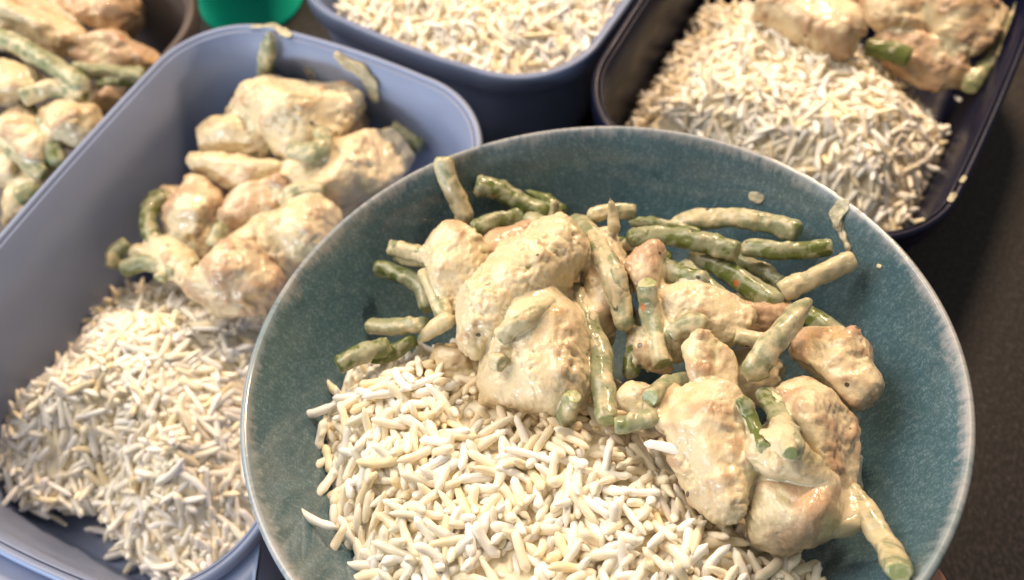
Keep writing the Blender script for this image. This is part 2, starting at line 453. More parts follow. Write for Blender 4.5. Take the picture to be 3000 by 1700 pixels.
# ------------------------------------------------------------------ SDF pieces
class Piece:
    def __init__(s, balls, seed, k=2.2, cuts=0, thin=False, lumps=0):
        s.b = balls; s.k = k; s.thin = thin; rng = np.random.RandomState(seed); s.planes = []
        for _ in range(cuts):
            v = rng.normal(size=3); v /= np.linalg.norm(v)
            j = max(balls, key=lambda b: v @ b[0] + b[1]); s.planes.append((v, v @ j[0] + j[1]*rng.uniform(.44, .80)))
        s.extra = []
        if lumps:                                              # torn edges and knobs of meat and sauce
            for _ in range(lumps):
                j = rng.randint(len(balls)); v = rng.normal(size=3); v /= np.linalg.norm(v); q = rng.uniform(.14, .30)*balls[j][1]
                s.extra.append((balls[j][0]+v*(balls[j][1]*rng.uniform(.86, 1.02)-q*.35), q))
        P = np.array([b[0] for b in balls]); r = max(b[1] for b in balls)
        s.lo, s.hi = P.min(0)-r-3, P.max(0)+r+3
    def f(s, X):
        ds = []
        B = s.b if len(s.b) > 1 else [s.b[0], s.b[0]]
        for (a, ra), (b, rb) in zip(B[:-1], B[1:]):
            ab = b-a; L = ab @ ab
            t = np.clip(((X-a) @ ab)/L, 0, 1) if L > 1e-9 else np.zeros(X.shape[:-1])
            q = X - a - t[..., None]*ab
            ds.append(np.sqrt((q*q).sum(-1)) - (ra+(rb-ra)*t))
        d = ds[0]
        for e in ds[1:]:
            h = np.clip(.5+.5*(e-d)/s.k, 0, 1); d = e*(1-h)+d*h - s.k*h*(1-h)
        for c0, r0 in s.extra:
            q = X-c0; e = np.sqrt((q*q).sum(-1))-r0; kk = 1.6
            h = np.clip(.5+.5*(e-d)/kk, 0, 1); d = e*(1-h)+d*h - kk*h*(1-h)
        for v, c in s.planes:
            e = X @ v - c; kk = 1.1; h = np.clip(.5-.5*(e-d)/kk, 0, 1); d = e*(1-h)+d*h + kk*h*(1-h)
        return d
def grid(lo, hi, h):
    n = np.ceil((hi-lo)/h).astype(int)+1
    ax = [lo[i]+h*np.arange(n[i]) for i in range(3)]
    return np.stack(np.meshgrid(*ax, indexing='ij'), -1)
def food_disp(P, amp=1.0, fib=None):
    Pw = P + 1.4*np.stack([perlin(P/6, 21), perlin(P/6, 22), perlin(P/6, 23)], 1)
    low = perlin(Pw/8.0, 1); mid = perlin(Pw/3.4, 2); rid = 1-2*np.abs(perlin(Pw/5.2, 3)); rid2 = 1-2*np.abs(perlin(Pw/2.4, 8)); fine = perlin(Pw/1.4, 4); ff = perlin(P/.8, 6)
    m = sstep(-.12, .28, perlin(P/11, 5))                        # torn meat against smooth pooled sauce
    d = .85*low + (.36+.6*m)*mid + (.12+.42*m)*rid + (.08+.32*m)*rid2 + (.12+.28*m)*fine + (.04+.14*m)*ff
    if fib is not None:                                        # strands of torn breast meat along the piece
        Fq = (P+.8*np.stack([perlin(P/4, 41), perlin(P/4, 42), perlin(P/4, 43)], 1)) @ fib.T
        st = 1-2*np.abs(perlin(Fq*np.array([1/9., 1/1.25, 1/1.25]), 9))
        d = d + .30*st*(.25+sstep(-.05, .25, perlin(P/9, 15)))
    return amp*d, low*.5 + mid*.35*(.4+m) + .25*rid*m

def chicken(label, piece, h, group, sauce=0., amp=1., seed=0, name='chicken_piece', mat=None):
    q3 = np.linalg.qr(np.random.RandomState(len(label)*7+3).normal(size=(3, 3)))[0]
    X = grid(piece.lo, piece.hi, h); V, Q = surface_nets(piece.f(X), X[0, 0, 0], h)
    for _ in range(2):
        N = normals(V, Q); d, rel = food_disp(V, amp*.5, q3); V = V + N*d[:, None]
    me_o = solid(name, V, [Q], mat or M_CH)
    r = np.clip(rel*1.2+.5, 0, 1); add_attr(me_o.data, 'relief', np.c_[r, r, r, np.ones(len(r))])
    me_o.color = (sauce, 0, 0, 1)
    tag(me_o, label, 'chicken piece', group)
    return me_o
def sauce_mesh(name, label, pieces, h, lo, hi, k=1.5, inset=.5, clip=None, extra=()):
    X = grid(lo, hi, h); S = np.zeros(X.shape[:3], np.float64); org = X[0, 0, 0]
    Sc = np.zeros(X.shape[:3], np.float32); Sb = np.zeros(X.shape[:3], np.float32)
    for p in list(pieces)+list(extra):
        i0 = np.maximum(0, np.floor((p.lo-3-org)/h).astype(int)); i1 = np.minimum(S.shape, np.ceil((p.hi+3-org)/h).astype(int)+1)
        if (i1 <= i0).any(): continue
        sl = tuple(slice(a, b) for a, b in zip(i0, i1)); e = np.exp(np.clip(-p.f(X[sl])/k, -30, 30)); S[sl] += e
        (Sb if p.thin else Sc)[sl] += e
    Fv = -k*np.log(np.maximum(S, 1e-12)) + inset
    if clip is not None: Fv = np.maximum(Fv, clip(X))
    V, Q = surface_nets(Fv, org, h)
    ij = tuple(np.clip(np.round((V-org)/h).astype(int), 0, np.array(S.shape)-1).T)
    w = Sc[ij]/(Sc[ij]+Sb[ij]+1e-9); w = .25+.75*w                # lumps follow the chicken, beans stay slim
    for _ in range(2):
        N = normals(V, Q); d, rel = food_disp(V, .5); V = V+N*(d*w-.12*(1-w))[:, None]
    o = solid(name, V, [Q], M_SA); tag(o, label, None, None, 'stuff'); return o

# ------------------------------------------------------------------ bean tubes
def catmull(P, step):
    P = np.array(P, float)
    if len(P) == 2: P = np.array([P[0], (P[0]*2+P[1])/3, (P[0]+2*P[1])/3, P[1]])
    E = np.concatenate([[2*P[0]-P[1]], P, [2*P[-1]-P[-2]]]); out = []
    for i in range(1, len(E)-2):
        p0, p1, p2, p3 = E[i-1:i+3]; n = max(2, int(np.linalg.norm(p2-p1)/step))
        t = np.arange(n)[:, None]/n
        out.append(.5*((2*p1)+(p2-p0)*t+(2*p0-5*p1+4*p2-p3)*t*t+(3*p1-p0-3*p2+p3)*t**3))
    return np.concatenate(out+[[P[-1]]])
def bean(label, pts, r, group, coat=.5, ends='cc', seed=0, name='green_bean', step=.55, amp=1.0, flat=.95):
    if seed % 3 != 0: ends = ends[0]+ends[1].replace('r', 'c')
    C = catmull(pts, step); C = C+np.stack([perlin(C/7, 31+seed), perlin(C/7, 32+seed), perlin(C/7, 33+seed)], 1)*.55; n = len(C); ns = 22; rng = np.random.RandomState(seed+11)
    T = np.gradient(C, axis=0); T /= np.linalg.norm(T, axis=1)[:, None]
    up = np.array([.2, -.4, .9]); V = []; L = np.concatenate([[0], np.cumsum(np.linalg.norm(np.diff(C, axis=0), axis=1))])
    rad = r*(1+.04*np.sin(L/4.5+rng.uniform(0, 6))+.02*np.sin(L/2.1+rng.uniform(0, 6)))
    for e, dist in ((ends[0], L), (ends[1], L[-1]-L)):
        if e == 't': rad = rad*np.clip(.16+.84*np.sqrt(np.clip(dist/(r*3.2), 0, 1)), 0, 1)
        elif e == 'r': rad = rad*np.sqrt(np.clip(1-(1-np.clip(dist/r, 0, 1))**2, .03, 1))
        else: rad = rad*np.clip(.86+.14*dist/(r*.35), 0, 1)
    th = np.arange(ns)*2*math.pi/ns
    for i in range(n):
        s = np.cross(T[i], up); s /= np.linalg.norm(s); u = np.cross(s, T[i])
        V.append(C[i] + (rad[i]*(1+.07*np.cos(3*th+L[i]*.12+seed)-.13*np.exp(-((np.mod(th+seed*1.3+.05*L[i], 2*math.pi)-math.pi)/.28)**2)+.03*np.cos(7*th-L[i]*.3)))[:, None]*(np.outer(np.cos(th), s) + np.outer(np.sin(th)*flat, u)))
    V = np.concatenate(V); Q = lathe_quads(n, ns)
    # caps
    caps = []; extra = []
    for k, (e, i, sg) in enumerate(((ends[0], 0, -1), (ends[1], n-1, 1))):
        base = len(V)+sum(len(x) for x in extra)
        ringi = np.arange(ns)+i*ns; c = C[i]
        r2 = c + (V[ringi]-c)*(.84 if e == 'c' else .55) - T[i]*sg*(-.04*r if e == 'c' else -.1*r)
        ctr = c - T[i]*sg*(.10*r if e == 'c' else -.15*r)
        extra.append(np.concatenate([r2, [ctr]]))
        a = np.arange(ns); b = (a+1) % ns
        q = np.stack([ringi[a], ringi[b], base+b, base+a], 1); t3 = np.stack([base+a, base+b, np.full(ns, base+ns)], 1)
        if sg < 0: q, t3 = q[:, ::-1], t3[:, ::-1]
        caps.append((q, t3, e))
    body_n = len(V); V = np.concatenate([V]+extra)
    N = np.zeros_like(V); N[:body_n] = (V[:body_n]-np.repeat(C, ns, 0)); N /= np.maximum(np.linalg.norm(N, axis=1), 1e-6)[:, None]
    lump = perlin(V/2.6, seed % 7); fine = perlin(V/1.1, 3); m = sstep(-.2, .35, perlin(V/6, 2))
    d = amp*(.58*np.maximum(lump, -.15)*(.5+m) + .16*fine*(.35+m))
    V = V + N*d[:, None]
    fs = [Q]+[x for q, t3, e in caps for x in (q, t3)]
    mi = [np.zeros(len(Q))]+[np.full(len(x), 1 if e == 'c' else 0) for q, t3, e in caps for x in (q, t3)]
    o = solid(name, V, fs, [M_BE, M_CUT], mi=mi)
    rel = np.clip(.5+.9*(lump*.6+fine*.4), 0, 1); add_attr(o.data, 'relief', np.c_[rel, rel, rel, np.ones(len(rel))])
    o.color = (coat, 0, 0, 1); tag(o, label, 'green bean', group)
    ok = np.where((L > r*1.0) & (L < L[-1]-r*1.0))[0]; ok = ok if len(ok) > 1 else np.array([n//2, n//2+1])   # keeps the cut ends bare
    idx = np.unique(np.linspace(ok[0], ok[-1], max(2, n//5)).astype(int))
    return o, Piece([(C[i], float(rad[i])*.9) for i in idx], 0, k=.15, thin=True)

# ------------------------------------------------------------------ food in the teal bowl
GB = 'chicken pieces in the teal bowl'; GBB = 'green beans in the teal bowl'
def PBpiece(spec, seed, cuts=7):
    balls = []
    for (x, y, r, d) in spec:
        p = PBL(x, y, r, d, .85); balls.append((p, r*1.07*mm_per_px(p)))
    return Piece(balls, seed, cuts=cuts, lumps=8)
BOWL_CH = [  # label, balls (photo x, y, radius px, height to the rim plane), sauce bias
 ('small saucy chicken piece left of the long one, with a bean across its top', [(1290, 725, 62, -3), (1350, 735, 78, -3), (1345, 815, 80, -5), (1330, 890, 52, -8)], -.22),
 ('long diagonal chicken piece with pepper flecks on top of the heap', [(1625, 735, 92, 3), (1530, 820, 100, 2), (1430, 910, 92, 0), (1375, 1000, 58, -4)], -.12),
 ('orange tinted chicken piece half hidden behind the long diagonal one', [(1480, 745, 70, -8), (1545, 690, 50, -8)], .25),
 ('broad chicken piece coated in cream sauce hanging over the rice', [(1480, 1050, 100, -8), (1570, 1000, 140, -6), (1600, 1110, 120, -8), (1500, 1150, 85, -11)], -.30),
 ('small chicken end tucked between rice and bean under the left pieces', [(1320, 1050, 55, -15), (1370, 1090, 45, -16)], .0),
 ('little orange chicken stub between two upright beans', [(1905, 750, 42, 2), (1890, 800, 50, 0), (1905, 850, 40, -3)], .28),
 ('ridged chicken piece right of the upright beans', [(1990, 905, 80, -6), (2070, 905, 75, -6), (2140, 950, 62, -7), (1975, 990, 62, -9)], .05),
 ('saucy chicken piece buried beneath the draped and upright beans', [(1745, 715, 62, -4), (1775, 820, 66, -5), (1755, 930, 58, -8)], .1),
 ('orange chicken scrap in the shade under the dark slanting beans', [(2170, 935, 48, -11), (2250, 955, 50, -12), (2300, 930, 40, -13)], .3),
 ('yellowish sauce covered chicken scrap below the short upright bean', [(1880, 1010, 48, -9), (1935, 1050, 45, -10)], -.3),
 ('small knobbly chicken nugget left of the thick slanting bean', [(2050, 1025, 58, -1), (2085, 1085, 70, -2), (2110, 1140, 50, -4)], .18),
 ('smooth chicken piece resting against the right wall of the bowl', [(2370, 1020, 70, -9), (2440, 1060, 95, -9), (2500, 1130, 75, -9), (2520, 1160, 50, -9)], .12),
 ('rounded chicken piece below the one at the right wall', [(2335, 1190, 80, -8), (2400, 1260, 110, -7), (2430, 1360, 90, -9), (2420, 1440, 70, -12)], .12),
 ('fibrous chicken piece in the middle of the front with a pointed lower end', [(1985, 1200, 72, -4), (2080, 1230, 110, -3), (2090, 1330, 118, -4), (2110, 1440, 78, -7), (2150, 1510, 36, -9)], .10),
 ('wide bare chicken piece at the lower right front of the heap', [(2260, 1420, 80, -8), (2330, 1470, 105, -9), (2260, 1520, 80, -12), (2390, 1500, 80, -12)], .18),
 ('flat cream coated chicken slice between the two front pieces', [(2250, 1340, 60, -3), (2310, 1350, 70, -2), (2370, 1400, 52, -4)], -.30),
 ('small chicken scrap with a bean end lying on it, centre front', [(1850, 1165, 55, -7), (1920, 1180, 58, -6)], .05),
]
bowl_pieces = []
for i, (lab, sp, sa) in enumerate(BOWL_CH):
    p = PBpiece(sp, 30+i); bowl_pieces.append(p); chicken(lab, p, .5, GB, sa)
def surf_t(px, py, pieces, default):
    r = ray(px, py); L = np.linalg.norm(r); r = r/L
    t = 150.
    for _ in range(60):
        X = CAM + r*t; d = min(float(p.f(X[None])[0]) for p in pieces)
        if d < .1: return t
        t += max(.15, d*.9)
        if t > 330: break
    return default
def bean_path(spec, rpx):
    ts, rays = [], []
    for q in spec:
        x, y, d = q[0], q[1], q[2]
        r = ray(x, y); r = r/np.linalg.norm(r); rays.append(r)
        if isinstance(d, str):                                 # lies on whatever chicken is under it
            off = float(d) if d else .6
            t0 = np.linalg.norm(PBL(x, y, rpx, -8)-CAM)
            ts.append(min(surf_t(x, y, bowl_pieces, t0), t0+8) - (off+.35)*rpx*.084)
        else: ts.append(np.linalg.norm(PBL(x, y, rpx, d)-CAM))
    ts = np.array(ts)
    if len(ts) > 2: ts[1:-1] = .5*ts[1:-1] + .25*(ts[:-2]+ts[2:])
    return [CAM + r*t for r, t in zip(rays, ts)]
BEANS = [  # label, path (photo x, y, height to rim plane or 'offset' = lying on the chicken), radius px, coat, ends
 ('cream coated bean standing upright against the far left wall of the bowl', [(1303, 462, 0), (1314, 525, -4), (1344, 590, -9), (1372, 655, -14)], 33, .85, 'cr'),
 ('bright green cut bean slanting down the far wall beside the upright bean', [(1396, 537, -8), (1490, 572, -11), (1600, 632, -15)], 34, .38, 'cr'),
 ('dark bean mostly hidden behind the bright green cut bean', [(1540, 560, -16), (1600, 590, -16), (1650, 625, -16)], 24, .3, 'tr'),
 ('pointed bean tip poking up between the slanting beans', [(1626, 588, -4), (1622, 625, -8), (1618, 670, -12)], 27, .75, 'tr'),
 ('dark green bean lying behind the small saucy chicken piece', [(1385, 672, -8), (1450, 648, -9), (1530, 634, -10)], 28, .45, 'cr'),
 ('split creamy bean poking out left of the small saucy chicken piece', [(1148, 726, -8), (1190, 735, -6), (1245, 748, -4)], 28, .8, 'cr'),
 ('thin creamy bean just below the split one at the left', [(1160, 748, -10), (1205, 762, -8), (1255, 765, -6)], 22, .85, 'cr'),
 ('drab bean running down from the left wall behind the saucy piece', [(1108, 785, -12), (1175, 805, -11), (1235, 845, -11), (1262, 905, -13)], 30, .48, 'cr'),
 ('pale grey bean lying level at the left edge of the heap', [(1078, 957, -14), (1160, 958, -12), (1250, 955, -11)], 28, .66, 'cr'),
 ('short creamy bean with a blunt tip below the saucy chicken piece', [(1228, 1000, -9), (1270, 968, -6), (1330, 925, -4)], 32, .78, 'tr'),
 ('bright green bean with a cut end at the left above the rice', [(990, 1072, -13), (1060, 1040, -12), (1140, 1008, -12)], 32, .34, 'cr'),
 ('dark glossy bean touching the bright cut one above the rice', [(1092, 1066, -16), (1150, 1032, -15), (1220, 995, -14)], 25, .24, 'tr'),
 ('coated bean lying along the underside of the long chicken piece', [(1462, 985, '.7'), (1530, 945, '.6'), (1600, 900, '.5'), (1650, 862, '.3')], 32, .82, 'cr'),
 ('round bean end sticking out of the sauce below the long chicken piece', [(1440, 1055, '.7'), (1470, 1068, '.9')], 34, .8, 'cr'),
 ('stubby upright bean end at the border between chicken and rice', [(1680, 1162, -1), (1665, 1195, -5), (1650, 1235, -10)], 34, .62, 'cr'),
 ('long coated bean draped from the top of the heap downwards', [(1688, 650, '.9'), (1722, 675, '.9'), (1760, 735, '.8'), (1795, 810, '.8'), (1818, 890, '.7'), (1832, 970, '.6')], 36, .74, 'cr'),
 ('short knobbly bean lying over the lower half of the draped bean', [(1806, 782, '1.6'), (1818, 830, '1.5'), (1822, 880, '1.4')], 26, .9, 'cr'),
 ('creamy bean lying level at the very back top of the heap', [(1718, 634, -3), (1785, 622, -4), (1858, 622, -5)], 27, .82, 'rc'),
 ('short dark green bean with a cream end above the ridged chicken', [(1925, 775, -1), (2000, 806, 0), (2078, 824, 1)], 33, .46, 'cr'),
 ('short upright coated bean left of the ridged chicken piece', [(1895, 826, '1.1'), (1905, 900, '1.1'), (1922, 990, '1'), (1938, 1068, '.8')], 37, .72, 'cr'),
 ('long coated bean reaching down the middle of the heap to the rice', [(1688, 850, '.5'), (1722, 930, '.5'), (1752, 1020, '.6'), (1765, 1110, '.7'), (1778, 1235, '.6')], 38, .66, 'cr'),
 ('topmost grey coated bean along the far right wall', [(1935, 672, -13), (2050, 645, -10), (2150, 643, -9), (2260, 655, -7), (2340, 680, -6)], 35, .68, 'tc'),
 ('middle green bean of the three along the far right wall', [(1835, 705, -6), (1960, 693, -5), (2070, 710, -4), (2162, 736, -3)], 35, .5, 'rc'),
 ('bright green bean whose cut end is nearest the right wall of the bowl', [(2170, 722, -9), (2260, 734, -7), (2350, 732, -6), (2436, 722, -5)], 31, .42, 'rc'),
 ('long dark bean slanting under the two green beans at the right', [(2035, 735, -11), (2130, 795, -10), (2210, 850, -9), (2290, 892, -9)], 38, .44, 'cr'),
 ('thin shadowed bean beside the long dark slanting one', [(2140, 745, -16), (2215, 785, -15), (2290, 830, -14)], 25, .5, 'cr'),
 ('dark bean end pointing at the right wall from under the thick bean', [(2340, 905, -13), (2410, 948, -12), (2466, 985, -12)], 34, .4, 'rc'),
 ('thick coated bean with a tapered top slanting over the right pieces', [(2372, 880, 2), (2330, 925, 3), (2275, 990, 3), (2225, 1060, 1), (2195, 1115, -1)], 44, .7, 'tr'),
 ('pinkish cream coated bean pointing up to the smear on the wall', [(2496, 762, -4), (2430, 790, -5), (2360, 825, -7), (2290, 858, -9)], 36, .92, 'cr'),
 ('small curled bean in front of the thick one', [(2172, 1168, '.6'), (2200, 1215, '.6'), (2215, 1265, '.5'), (2240, 1310, '.5')], 25, .3, 'cr'),
 ('forked coated bean hanging between the right front chicken pieces', [(2240, 1150, '.8'), (2275, 1205, '.7'), (2300, 1260, '.7'), (2325, 1320, '.8')], 40, .48, 'cr'),
 ('short bean tip lying on the cream coated slice', [(2278, 1240, '1.5'), (2300, 1280, '1.4'), (2318, 1325, '1.2')], 30, .88, 'cr'),
 ('bean end pointing forward on the small scrap at the centre front', [(1905, 1165, '.9'), (1955, 1132, '.8'), (2020, 1118, '.4')], 34, .6, 'cr'),
 ('bean with a green cut end lying low above the rice at the centre', [(1802, 1246, -3), (1860, 1240, -3), (1930, 1222, -3)], 33, .6, 'cr'),
 ('bean crossing behind the top of the long diagonal chicken piece', [(1545, 640, -9), (1610, 668, -8), (1690, 700, -5)], 30, .6, 'cr'),
 ('dark bean running level beneath the middle green beans', [(1700, 690, -8), (1830, 728, -8), (1965, 765, -9)], 32, .3, 'rc'),
 ('drab bean tucked behind the middle green bean at the back', [(1845, 650, -11), (1935, 662, -12), (2060, 690, -12)], 28, .4, 'tr'),
 ('shaded bean steeply slanting right of the ridged chicken piece', [(1985, 770, -9), (2090, 850, -9), (2190, 925, -10)], 32, .5, 'rc'),
 ('dark bean standing in the gap left of the draped long bean', [(1655, 930, -6), (1690, 1010, -8), (1705, 1130, -12)], 30, .45, 'rc'),
 ('shadowed bean in the gap right of the long middle bean', [(1838, 900, -8), (1862, 1000, -9), (1845, 1110, -11)], 30, .4, 'rr'),
 ('creamy bean laid level behind the thick slanting bean', [(2150, 985, -3), (2215, 1000, -3), (2290, 985, -4)], 30, .85, 'cr'),
 ('creamy bean on the left flank of the saucy chicken piece', [(1245, 800, -5), (1275, 860, -4), (1300, 935, -6)], 30, .85, 'cr'),
 ('coated bean stretching over the ridged chicken piece to the nugget', [(1960, 985, '.5'), (2010, 950, '.6'), (2075, 940, '.6')], 28, .7, 'cr'),
 ('lumpy sauce tipped bean lying down the right side of the bowl', [(2488, 1435, -12), (2530, 1490, -11), (2572, 1560, -10), (2605, 1620, -9), (2640, 1680, -8)], 42, .78, 'cr'),
 ('creamy bean running level into the lumpy bean at the right', [(2405, 1548, -12), (2460, 1540, -12), (2520, 1525, -11)], 38, .9, 'cr'),
]
bean_pieces = []
for i, (lab, path, rp, coat, ends) in enumerate(BEANS):
    P = bean_path(path, rp); r = rp*.86*mm_per_px(np.mean(P, 0))
    o, pc = bean(lab, P, r, GBB, coat, ends, i); bean_pieces.append(pc)
# thin upright shard of onion on top, sauce that pools and webs between the pieces
P = bean_path([(1787, 583, 8), (1794, 630, 4), (1802, 690, 0)], 17)
o, pc = bean('thin pale onion shard standing up on top of the heap', P, 1.5, None, .97, 'tr', 99, name='onion_shard', flat=.7); o['category'] = 'onion'; bean_pieces.append(pc)
bed = []
for (x, y, r, d) in [(1450, 960, 160, -24), (1700, 950, 220, -26), (2000, 960, 200, -26), (2200, 1100, 200, -24), (2300, 1300, 170, -24), (1700, 780, 130, -24), (1950, 820, 130, -24), (2200, 900, 120, -26), (1350, 850, 110, -24), (2050, 1200, 150, -22)]:
    p = PBL(x, y, r, d, .5); bed.append(Piece([(p, r*.5*mm_per_px(p))], 0, k=1))
allp = bowl_pieces+bean_pieces
lo = np.min([p.lo for p in allp], 0); hi = np.max([p.hi for p in allp], 0)
def in_bowl(X):
    q = X-BC; d = q @ BN; r = np.sqrt((q @ BU)**2+(q @ BV)**2); return r-np.interp(d, PROF[:, 1], PROF[:, 0])+.4
sauce_mesh('creamy_sauce', 'pale creamy sauce clinging between the chicken pieces and beans in the teal bowl', bowl_pieces+bean_pieces, .62, lo, hi, 1.25, .56, in_bowl, bed)

# ------------------------------------------------------------------ rice
def grain_mesh(seed):
    g = np.random.RandomState(seed); L = g.uniform(8.2, 13.8)/2; w = g.uniform(1.0, 1.28); ns, nr = 9, 9
    bend = g.uniform(-1.3, 1.3); tw = g.uniform(.78, .95); cz = g.uniform(0, .22); V = []; pw = g.choice([4.5, 6.5, 9.])
    tt = np.linspace(-1, 1, nr); tt = np.sign(tt)*np.abs(tt)**.75
    th = np.arange(ns)*2*math.pi/ns
    for t in tt:
        e = max(.05, 1-abs(t)**pw); rr = w*e**.5*(1+.10*g.normal())*(1-.12*t*g.uniform(0, 1))
        cs = 1-cz*np.exp(-((th-1.6)/.55)**2)
        V.append(np.c_[np.full(ns, t*L), rr*cs*np.cos(th)+bend*t*t, rr*tw*cs*np.sin(th)])
    V = np.concatenate(V+[[[-L*1.015, bend, 0], [L*1.015, bend, 0]]]); V[:, 1] -= bend*.4
    a = np.arange(ns); b = (a+1) % ns; k = (nr-1)*ns
    tris = np.concatenate([np.stack([b, a, np.full(ns, nr*ns)], 1), np.stack([k+a, k+b, np.full(ns, nr*ns+1)], 1)])
    return V, lathe_quads(nr, ns), tris, L, w
GRAINS = [grain_mesh(s) for s in range(14)]
GMESH = []
for V, Q, T, L, w in GRAINS:
    me = mesh_data('rice_grain', V*MM, [Q[:, ::-1] if False else Q, T]); me.materials.append(M_RG); GMESH.append(me)
TINTS = np.array([(.90, .88, .83), (.89, .85, .74), (.88, .785, .60), (.85, .72, .47), (.89, .82, .66)])
TP = np.array([.30, .22, .18, .10, .20])
def poly_sd(P, poly):                                           # >0 inside
    d = np.full(len(P), 1e9); ins = np.zeros(len(P), bool); n = len(poly)
    for i in range(n):
        a, b = poly[i], poly[(i+1) % n]; ab = b-a
        t = np.clip(((P-a) @ ab)/(ab @ ab), 0, 1); d = np.minimum(d, np.linalg.norm(P-a-t[:, None]*ab, axis=1))
        c = (a[1] > P[:, 1]) != (b[1] > P[:, 1])
        with np.errstate(divide='ignore', invalid='ignore'):
            x = a[0]+(P[:, 1]-a[1])*(b[0]-a[0])/(b[1]-a[1])
        ins ^= c & (P[:, 0] < x)
    return np.where(ins, d, -d)
def make_rice(fr, poly, hfun, n, seed, thick=6.5, iters=22, keep=None):
    """fr = origin, U, V, N axes; poly in (u, v) mm; returns centres, axes, variant, roll."""
    O, U, Vv, N = fr; g = np.random.RandomState(seed)
    lo, hi = poly.min(0), poly.max(0); C = []
    while len(C) < n:
        q = lo+(hi-lo)*g.rand(4*n, 2); q = q[poly_sd(q, poly) > -1.2*g.rand(4*n)]; C.extend(q)
    q = np.array(C[:n]); dep = g.rand(n)*thick
    sd = np.maximum(poly_sd(q, poly), 0)
    h = hfun(q, sd)
    eps = .8; gu = (hfun(q+[eps, 0], np.maximum(poly_sd(q+[eps, 0], poly), 0))-h)/eps; gv = (hfun(q+[0, eps], np.maximum(poly_sd(q+[0, eps], poly), 0))-h)/eps
    X = np.c_[q, h-dep]
    ph = g.rand(n)*2*math.pi; cl = perlin(np.c_[q/11, np.full(n, seed*.37)], 12)*5.5+g.normal(0, .45, n); ph = np.where(g.rand(n) < .6, cl, ph); tilt = g.normal(0, .5, n)
    A = np.c_[np.cos(ph), np.sin(ph), np.clip(gu*np.cos(ph)+gv*np.sin(ph), -1, 1)+tilt]; A /= np.linalg.norm(A, axis=1)[:, None]
    var = g.randint(len(GRAINS), size=n); Ls = np.array([GRAINS[v][3] for v in var])
    s = np.linspace(-.82, .82, 5); R = .9; X0 = X.copy()
    for it in range(iters):
        if it % 6 == 0:
            D = ((X[:, None]-X[None])**2).sum(-1); I, J = np.where(np.triu(D < 12.0**2, 1))
        Pi = X[:, None]+A[:, None]*(s[None, :, None]*Ls[:, None, None])
        d = Pi[I][:, :, None]-Pi[J][:, None]; dist = np.sqrt((d*d).sum(-1))+1e-6
        pen = np.clip(2*R-dist, 0, None); m = d/dist[..., None]*(pen*.5)[..., None]
        push = np.zeros_like(Pi); np.add.at(push, I, m.sum(2)); np.add.at(push, J, -m.sum(1))
        X += np.clip(push.mean(1)*.8, -.9, .9)
        so = s[None, :]*Ls[:, None]
        A += np.clip((push*so[..., None]).sum(1)/(so**2).sum(1)[:, None]*.5, -.2, .2); A /= np.linalg.norm(A, axis=1)[:, None]
        X += (X0-X)*.05
        if keep is not None: X = keep(X)
    Wm = np.stack([U, Vv, N]); return O+X @ Wm, A @ Wm, var, g.rand(n)*2*math.pi, X
def grain_mats(A, roll):
    up = np.tile([0., 0, 1], (len(A), 1)); up[np.abs(A[:, 2]) > .95] = [1, 0, 0]
    s = np.cross(up, A); s /= np.linalg.norm(s, axis=1)[:, None]; u = np.cross(A, s)
    c, sn = np.cos(roll)[:, None], np.sin(roll)[:, None]
    return np.stack([A, s*c+u*sn, u*c-s*sn], 2)                # columns
def tints(n, g, warm=0):
    t = TINTS[g.choice(len(TINTS), size=n, p=TP)]; return np.clip(t*(1+g.normal(0, .03, (n, 1))), 0, .95)
def rice_heap(label, X, M, var, tin, core=None):
    Vs, Qs, Ts, Cs = [], [], [], []; b = 0
    for v, (gv, gq, gt, L, w) in enumerate(GRAINS):
        I = np.where(var == v)[0]
        if len(I) == 0: continue
        P = np.einsum('nij,kj->nki', M[I], gv)+X[I][:, None]; k = len(gv); o = b+np.arange(len(I))[:, None, None]*k
        Vs.append(P.reshape(-1, 3)); Qs.append((gq[None]+o).reshape(-1, 4)); Ts.append((gt[None]+o).reshape(-1, 3))
        Cs.append(np.repeat(tin[I], k, 0)); b += k*len(I)
    if core is not None:
        cv, cq = core; Vs.append(cv); Qs.append(cq+b); Cs.append(np.tile([.84, .76, .56], (len(cv), 1)))
    V = np.concatenate(Vs); o = solid('rice_heap', V, [np.concatenate(Qs), np.concatenate(Ts)], M_RH)
    C = np.concatenate(Cs); add_attr(o.data, 'tint', np.c_[C, np.ones(len(C))])
    tag(o, label, 'rice', None, 'stuff'); return o
def core_sheet(fr, poly, hfun, depth, step=2.5, drop=14):
    O, U, Vv, N = fr; lo, hi = poly.min(0)-6, poly.max(0)+6
    nu, nv = ((hi-lo)/step).astype(int)+2
    gq = np.stack(np.meshgrid(lo[0]+step*np.arange(nu), lo[1]+step*np.arange(nv), indexing='ij'), -1).reshape(-1, 2)
    sd = poly_sd(gq, poly); h = hfun(gq, np.maximum(sd, 0))-depth - sstep(4, -4, sd)*drop + perlin(np.c_[gq/3, np.zeros(len(gq))])*1.2
    V = O+np.c_[gq, h] @ np.stack([U, Vv, N])
    i = np.arange(nu*nv).reshape(nu, nv); Q = np.stack([i[:-1, :-1], i[1:, :-1], i[1:, 1:], i[:-1, 1:]], -1).reshape(-1, 4)
    return V, Q[(sd[Q] > -1.5).all(1)]

